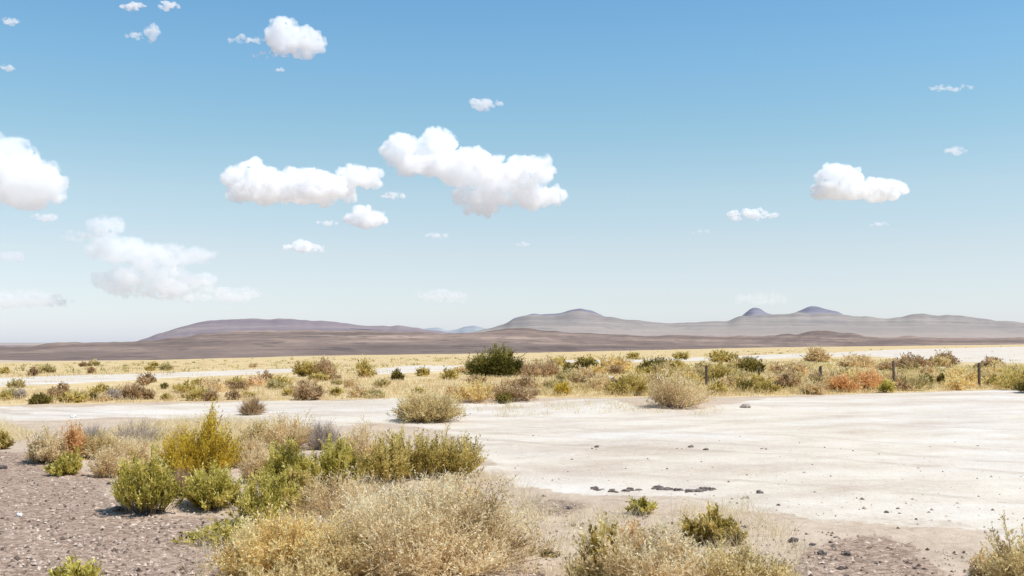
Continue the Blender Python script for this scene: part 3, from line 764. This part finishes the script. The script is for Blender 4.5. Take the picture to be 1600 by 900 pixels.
for (nm, x0, x1, yt, yb, mt, lab, *more) in BELT:
    small = (x1 - x0) < 30
    a_ = dict(parts=not small, dens=0.9 if small else 1.8, twigs=8 if small else 11, **MID)
    a_.update(more[0] if more else {})
    shrub(nm, 'shrub', lab, x0, x1, yt, yb, mt, **a_)

# low dry tussocks that nothing tells apart, along the fence line
rg = random.Random(77)
cnt = 0
while cnt < 85:
    px = rg.uniform(850, 1598); py = rg.uniform(572, 611)
    if not inpoly(np.array([px]), np.array([py + 1.0]), GRASS[0])[0] or area(np.array([px]), np.array([py]), SALT)[0]: continue
    hw = rg.uniform(10, 22) * (0.55 + (py - 560) / 70)
    shrub('grass_tussock', 'tussock', 'low dry tussock among the bushes and posts right of the tree', px - hw, px + hw, py - hw * rg.uniform(0.8, 1.15), py, rg.choice(['tan', 'gold', 'dusty', 'sage', 'olive', 'dusty', 'brown']),
          group='dry tussocks along the fence line', parts=False, dens=0.8, twigs=9, **MID)
    cnt += 1

cnt = 0
while cnt < 60:
    px = rg.uniform(0, 840); py = rg.uniform(572, 628)
    if not inpoly(np.array([px]), np.array([py + 1.0]), GRASS[0])[0] or area(np.array([px]), np.array([py]), SALT)[0]: continue
    hw = rg.uniform(7, 17) * (0.5 + (py - 560) / 75)
    if area(np.array([px]), np.array([py - hw]), SALT)[0]: continue
    shrub('grass_tussock', 'tussock', 'low dry tussock out on the golden grass left of the tree', px - hw, px + hw, py - hw * rg.uniform(0.7, 1.1), py, rg.choice(['tan', 'brown', 'rust', 'sage', 'olive', 'tan']),
          group='dry tussocks on the left golden grass', parts=False, dens=0.8, twigs=9, **MID)
    cnt += 1

# ------------------------------------------------------------------ fence posts
def post(px, ytop, ybase, label, lean):
    x, y, z = at(px, ybase)
    h = (ybase - ytop) / FPX * y
    r = 0.066
    rng = random.Random(int(px))
    vs, fs = [], []
    rings = [(-0.3, 1.06), (0.0, 1.04), (0.35 * h, 0.98), (0.7 * h, 0.95), (h - 0.02, 0.92), (h, 0.78)]
    n = 9
    for (zz, s) in rings:
        for k in range(n):
            a = 2 * math.pi * k / n
            q = r * s * (1 + 0.10 * math.sin(3 * a + px) + rng.uniform(-.04, .04))
            vs.append((q * math.cos(a) + lean[0] * max(zz, 0), q * math.sin(a) + lean[1] * max(zz, 0), zz + (0.02 * math.cos(a) if zz == h else 0)))
    for i_ in range(len(rings) - 1):
        for k in range(n):
            fs.append((i_ * n + k, i_ * n + (k + 1) % n, (i_ + 1) * n + (k + 1) % n, (i_ + 1) * n + k))
    fs.append(tuple((len(rings) - 1) * n + k for k in range(n)))
    o = mesh_obj('fence_post', vs, fs, M_POST, loc=(x, y, z))
    return tag(o, label, 'post', 'weathered posts along the edge of the salt flat')
post(1530, 567, 606, 'dark wooden post beside the large olive bush at the right edge', (0.01, 0))
post(1397, 564, 604, 'dark wooden post in front of the wide dark brown bush', (-0.01, 0.01))
post(1282, 572, 606, 'dark wooden post rising beside the bright orange bush', (0.02, 0))
post(1187, 574, 603, 'dark wooden post beside the dark green shrub, third of the clear ones', (-0.015, 0))
post(1104, 571, 603, 'dark wooden post touching the right side of the large round tan bush', (0.0, 0.01))
post(957, 590, 616, 'short dark stake by the yellow tan bush', (0.03, 0))

# ------------------------------------------------------------------ stones and clods
def rock(px, py, w, label, mat=None, group=None, hr=0.62, name='rock', long=1.0):
    x, y, z = at(px, py)
    r = w / 2 * y / FPX * 0.85
    _seed[0] += 1
    bm = bmesh.new(); bmesh.ops.create_icosphere(bm, subdivisions=3, radius=1.0)
    s = _seed[0] * 1.37
    for v in bm.verts:
        k = 1 + 0.5 * mnoise.fractal(v.co * 1.5 + Vector((s, s, s)), 1.0, 2.0, 4)
        v.co = Vector((v.co.x * r * k * long, v.co.y * r * k * 0.8, v.co.z * r * hr * k + r * hr * 0.35))
    me = bpy.data.meshes.new(name); bm.to_mesh(me); bm.free()
    me.materials.append(mat or M_ROCK)
    o = bpy.data.objects.new(name, me); C.objects.link(o); o.location = (x, y, z - r * 0.05)
    return tag(o, label, 'rock', group)
M_CLOD = wood_mat('earth_clod', (0.11, 0.085, 0.075), (0.25, 0.195, 0.17), 25)
rg0 = random.Random(3)
M_DUST = wood_mat('dusty_clod', (0.30, 0.25, 0.21), (0.48, 0.42, 0.36), 25)
CL = 'dark clods in a line on the salt flat'
for k_ in range(30):
    px = rg0.uniform(922, 1118) if k_ > 10 else [930, 956, 985, 1028, 1034, 1060, 1078, 1102, 978, 1042, 1090][k_]
    if 1004 < px < 1018: px += 14
    py = 766.5 + 2.2 * math.sin(px * 0.06) + rg0.uniform(-1.6, 1.6)
    rock(px, py, rg0.uniform(4, 8) if k_ > 10 else rg0.uniform(9, 15), 'dark clod in the broken line of clods on the salt flat behind the green tuft', M_CLOD, CL, long=rg0.uniform(1.0, 1.8))
for (px, py, w, lab) in [(1187, 771, 13, 'single dark clod on the white salt right of the line of clods'),
                         (1240, 846, 18, 'dark stone at the right end of the grey olive bush'),
                         (1270, 852, 12, 'small dark stone, upper end of the chain on the brown gravel'),
                         (1284, 866, 17, 'larger dark stone low in the chain on the brown gravel'),
                         (1324, 866, 13, 'dark stone at the right end of the chain on the brown gravel'),
                         (1314, 889, 12, 'dark stone near the bottom edge on the brown gravel'),
                         (1385, 801, 9, 'tiny dark stone alone on the salt above the brown gravel'),
                         (1403, 795, 6, 'tiniest dark stone beside the lone stone on the salt'),
                         (889, 795, 13, 'dark stone on the bare soil right of the straw bush'),
                         (895, 822, 12, 'brownish stone below the one right of the straw bush'),
                         (850, 776, 8, 'small stone at the salt edge right of the straw bush'),
                         (932, 699, 9, 'small brown stone on the far salt, left of the pair'),
                         (1080, 699, 10, 'left stone of the pair on the far salt'),
                         (1103, 703, 9, 'right stone of the pair on the far salt'),
                         (1165, 637, 18, 'low grey clod near the far edge of the salt flat'),
                         (184, 798, 20, 'black stone at the left foot of the feathery green shrub'),
                         (172, 757, 12, 'grey stone on the gravel left of the feathery green shrub'),
                         (4, 732, 16, 'black stone at the left edge of the gravel')]:
    rock(px, py, w, lab, M_DUST if 'low grey' in lab else M_CLOD if 'clod' in lab or 'far salt' in lab else None)
rock(30, 806, 13, 'bright white stone on the gravel at the left', M_PALE)
rock(115, 652, 11, 'pale grey stone on the pale strip above the rust orange bush', M_PALE)

# loose gravel: one object
rng = np.random.default_rng(5)
def scatter(polys, n, x0, x1, y0, y1, pw=1.0):
    out = []
    while len(out) < n:
        px = rng.uniform(x0, x1, 4000); py = y0 + (y1 - y0) * rng.uniform(0, 1, 4000) ** pw
        k = area(px, py, polys) if polys else np.ones(4000, bool)
        out += list(zip(px[k], py[k]))
    return np.array(out[:n])
def ground_pts(P):
    """many bearings -> points on the ground"""
    x = (P[:, 0] - 800) / FPX; zc = (450 - P[:, 1]) / FPX
    d = np.stack([x, cp - zc * sp, sp + zc * cp], -1)
    t = CAM_H / np.maximum(-d[:, 2], 1e-4)
    lo = np.full(len(P), 2.0); hi = t * 8 + 50
    for _ in range(34):
        mid = (lo + hi) / 2
        p = np.array([0, 0, CAM_H]) + mid[:, None] * d
        above = p[:, 2] > gz(p[:, 0], p[:, 1])
        lo = np.where(above, mid, lo); hi = np.where(above, hi, mid)
    p = np.array([0, 0, CAM_H]) + lo[:, None] * d
    p[:, 2] = gz(p[:, 0], p[:, 1])
    return p
oct_v = np.array([[1, 0, 0], [0, 1, 0], [-1, 0, 0], [0, -1, 0], [0, 0, 1]], float)
def pebbles(P, smin, smax, name, mat):
    n = len(P)
    s = (smin + (smax - smin) * rng.uniform(0, 1, n) ** 3)[:, None]
    V = oct_v[None] * s[:, None] * rng.uniform(0.6, 1.3, (n, 5, 3)); V[:, 4, 2] *= 0.8
    a = rng.uniform(0, 6.28, n); ca, sa = np.cos(a)[:, None], np.sin(a)[:, None]
    V = np.stack([V[..., 0] * ca - V[..., 1] * sa, V[..., 0] * sa + V[..., 1] * ca, V[..., 2]], -1) + P[:, None]
    q = []
    for k in range(4): q.append(np.stack([V[:, k], V[:, (k + 1) % 4], V[:, 4], V[:, 4]], 1))
    Q = np.concatenate([np.stack([V[:, k], (V[:, k] + V[:, (k + 1) % 4]) / 2, V[:, 4], (V[:, k] + V[:, (k + 3) % 4]) / 2], 1) for k in range(4)])
    T = np.tile(rng.uniform(0, 1, n), 4)
    return quad_obj(name, Q, T, mat)
M_GRAV = leaf_mat('loose_gravel', (0.09, 0.066, 0.055), (0.30, 0.22, 0.17), (0.62, 0.50, 0.41), 0.0)
GRAVEL_NEAR = [[(785, 772), (860, 778), (960, 800), (1080, 812), (1240, 825), (1560, 870), (1560, 1100), (820, 1100)]]
Pg = np.concatenate([ground_pts(scatter(GRAVEL[:1], 9000, -200, 440, 690, 960)), ground_pts(scatter(GRAVEL_NEAR, 4000, 780, 1560, 770, 960)),
                     ground_pts(scatter(SALT[:1], 160, 640, 1700, 690, 840, 0.6)), ground_pts(scatter(None, 1500, -100, 1700, 680, 960))])
tag(pebbles(Pg, 0.005, 0.033, 'gravel', M_GRAV), kind='stuff')

# ------------------------------------------------------------------ dry grass: ground cover, one object for each sort
def tufts(P, nb, hmin, hmax, width, name, mat, spread=0.5):
    n = len(P)
    depth = np.maximum(P[:, 1], 8)
    idx = np.repeat(np.arange(n), nb); m = len(idx)
    base = P[idx] + np.concatenate([rng.normal(0, 0.10, (m, 2)), np.zeros((m, 1))], 1) * np.clip(depth[idx] / 30, 0.7, 3)[:, None]
    d = unit(np.array([0, 0, 1.0]) + rng.normal(0, spread, (m, 3)) * np.array([1, 1, 0.3]))
    l = rng.uniform(hmin, hmax, n)[idx] * rng.uniform(0.5, 1.1, m)
    d2 = unit(d + rng.normal(0, 0.3, (m, 3)) + np.array([0, 0, -0.1]))
    p1 = base + d * (l * .55)[:, None]; p2 = p1 + d2 * (l * .45)[:, None]
    w = width * np.clip(depth[idx] / 25, 0.7, 12)
    Q = ribbons(np.stack([base - np.array([0, 0, .02]), p1, p2], 1), w, rng, 0.3)
    tt = np.clip(0.45 * rng.uniform(0, 1, n)[idx] + 0.55 * rng.uniform(0, 1, m), 0, 1)
    return quad_obj(name, Q, np.repeat(tt, 2), mat)
Pm = np.concatenate([ground_pts(scatter(GRASS[:1], 5200, -300, 1900, 585, 632)), ground_pts(scatter(GRASS[:1], 5200, -300, 1900, 548, 600))])
px_, py_ = project(Pm[:, 0], Pm[:, 1], Pm[:, 2])
keep = ~(area(px_, py_ - 1.0, SALT) | area(px_, py_ - 5.0, SALT) | area(px_, py_ - 9.0, SALT) & (py_ < 612) | area(px_, py_ - 13.0, SALT) & (py_ < 612)) | (rng.uniform(0, 1, len(Pm)) < 0.05)
tag(tufts(Pm[keep], 9, 0.10, 0.30, 0.010, 'dry_grass', leaf_mat('golden_grass', (0.46, 0.30, 0.12), (0.84, 0.63, 0.33), (0.97, 0.84, 0.56))), kind='stuff')
Pn = np.concatenate([ground_pts(scatter(GRASS[1:], 2200, -60, 470, 655, 745)), ground_pts(scatter([[(380, 760), (760, 740), (860, 790), (840, 900), (300, 900)]], 520, 290, 880, 730, 900)),
                     ground_pts(scatter([[(870, 800), (1160, 790), (1260, 850), (1260, 905), (860, 905)]], 260, 850, 1270, 780, 910)),
                     ground_pts(scatter([[(760, 700), (830, 760), (880, 840), (860, 900), (780, 900)]], 60, 750, 890, 700, 900)),
                     ground_pts(scatter([[(600, 660), (760, 630), (960, 625), (1120, 640), (1120, 650), (960, 645)]], 120, 600, 1130, 622, 665))])
tag(tufts(Pn, 16, 0.06, 0.30, 0.006, 'dry_grass', leaf_mat('pale_grass', (0.52, 0.39, 0.21), (0.84, 0.69, 0.43), (0.96, 0.86, 0.63)), 0.6), kind='stuff')
Pr = ground_pts(scatter(GRASS[:1], 3000, 840, 1900, 560, 620))
px_, py_ = project(Pr[:, 0], Pr[:, 1], Pr[:, 2])
keep = ~(area(px_, py_ - 1.0, SALT) | area(px_, py_ - 6.0, SALT))
tag(tufts(Pr[keep], 10, 0.15, 0.42, 0.012, 'dry_grass', leaf_mat('olive_grass', (0.34, 0.26, 0.08), (0.68, 0.53, 0.22), (0.92, 0.76, 0.44)), 0.6), kind='stuff')
# far scrub: dots of sage past the belt, too many to count
Pf = ground_pts(scatter(GRASS[:1], 900, -300, 1900, 540, 585))
px_, py_ = project(Pf[:, 0], Pf[:, 1], Pf[:, 2]); Pf = Pf[~(area(px_, py_, SALT) | area(px_, py_ - 5.0, SALT))]
tag(tufts(Pf, 12, 0.25, 0.6, 0.02, 'undergrowth', leaf_mat('far_sage', (0.22, 0.19, 0.06), (0.52, 0.44, 0.16), (0.80, 0.68, 0.32)), 0.9), kind='stuff')

# ------------------------------------------------------------------ light, sky, camera
SUN_EL, SUN_AZ = R(60), R(108)          # azimuth clockwise from the view direction (+Y)
sd_ = Vector((math.sin(SUN_AZ) * math.cos(SUN_EL), math.cos(SUN_AZ) * math.cos(SUN_EL), math.sin(SUN_EL)))
ld = bpy.data.lights.new('sun', 'SUN'); ld.energy = 4.9; ld.angle = R(0.5); ld.color = (1.0, 0.955, 0.89)
lo_ = bpy.data.objects.new('sun', ld); C.objects.link(lo_)
lo_.rotation_euler = (-sd_).to_track_quat('-Z', 'Y').to_euler()

w = bpy.data.worlds.new('World'); sc.world = w; w.use_nodes = True
nt = w.node_tree; nt.nodes.clear()
sky = nt.nodes.new('ShaderNodeTexSky'); sky.sky_type = 'NISHITA'; sky.sun_disc = False
sky.sun_elevation = SUN_EL; sky.sun_rotation = SUN_AZ
sky.altitude = 1500; sky.air_density = 1.0; sky.dust_density = 1.2; sky.ozone_density = 1.0
bg = nt.nodes.new('ShaderNodeBackground'); bg.inputs[1].default_value = 0.15
out = nt.nodes.new('ShaderNodeOutputWorld')
tc = nt.nodes.new('ShaderNodeTexCoord'); sx = nt.nodes.new('ShaderNodeSeparateXYZ')
nt.links.new(tc.outputs['Generated'], sx.inputs[0])
hz = ramp(nt, [(0.0, (0.65, 0.69, 0.95)), (0.012, (0.685, 0.70, 0.90)), (0.025, (0.73, 0.715, 0.83)), (0.04, (0.765, 0.725, 0.785)), (0.078, (0.88, 0.775, 0.725)), (0.135, (0.92, 0.88, 0.75)), (0.191, (0.80, 0.92, 0.80)), (0.25, (0.72, 0.95, 0.90)), (0.297, (0.65, 0.94, 0.94)), (1.0, (0.62, 0.92, 0.96))])
nt.links.new(sx.outputs[2], hz.inputs[0])
vm = nt.nodes.new('ShaderNodeVectorMath'); vm.operation = 'MULTIPLY'
nt.links.new(sky.outputs[0], vm.inputs[0]); nt.links.new(hz.outputs[0], vm.inputs[1])
vs_ = nt.nodes.new('ShaderNodeVectorMath'); vs_.operation = 'SCALE'; vs_.inputs[3].default_value = 1.21
nt.links.new(vm.outputs[0], vs_.inputs[0]); nt.links.new(vs_.outputs[0], bg.inputs[0]); nt.links.new(bg.outputs[0], out.inputs[0])

cam = bpy.data.cameras.new('camera'); cam.sensor_width = 36; cam.lens = 36 * FPX / 1600.0
cam.clip_end = 120000; cam.clip_start = 0.1
co_ = bpy.data.objects.new('camera', cam); C.objects.link(co_)
co_.location = (0, 0, CAM_H); co_.rotation_euler = (math.pi / 2 + PITCH, 0, 0)
sc.camera = co_
sc.view_settings.view_transform = 'Standard'; sc.view_settings.look = 'None'
sc.view_settings.exposure = 0; sc.view_settings.gamma = 1
sc.cycles.volume_bounces = 24; sc.cycles.max_bounces = 24; sc.cycles.diffuse_bounces = 5; sc.cycles.transmission_bounces = 4
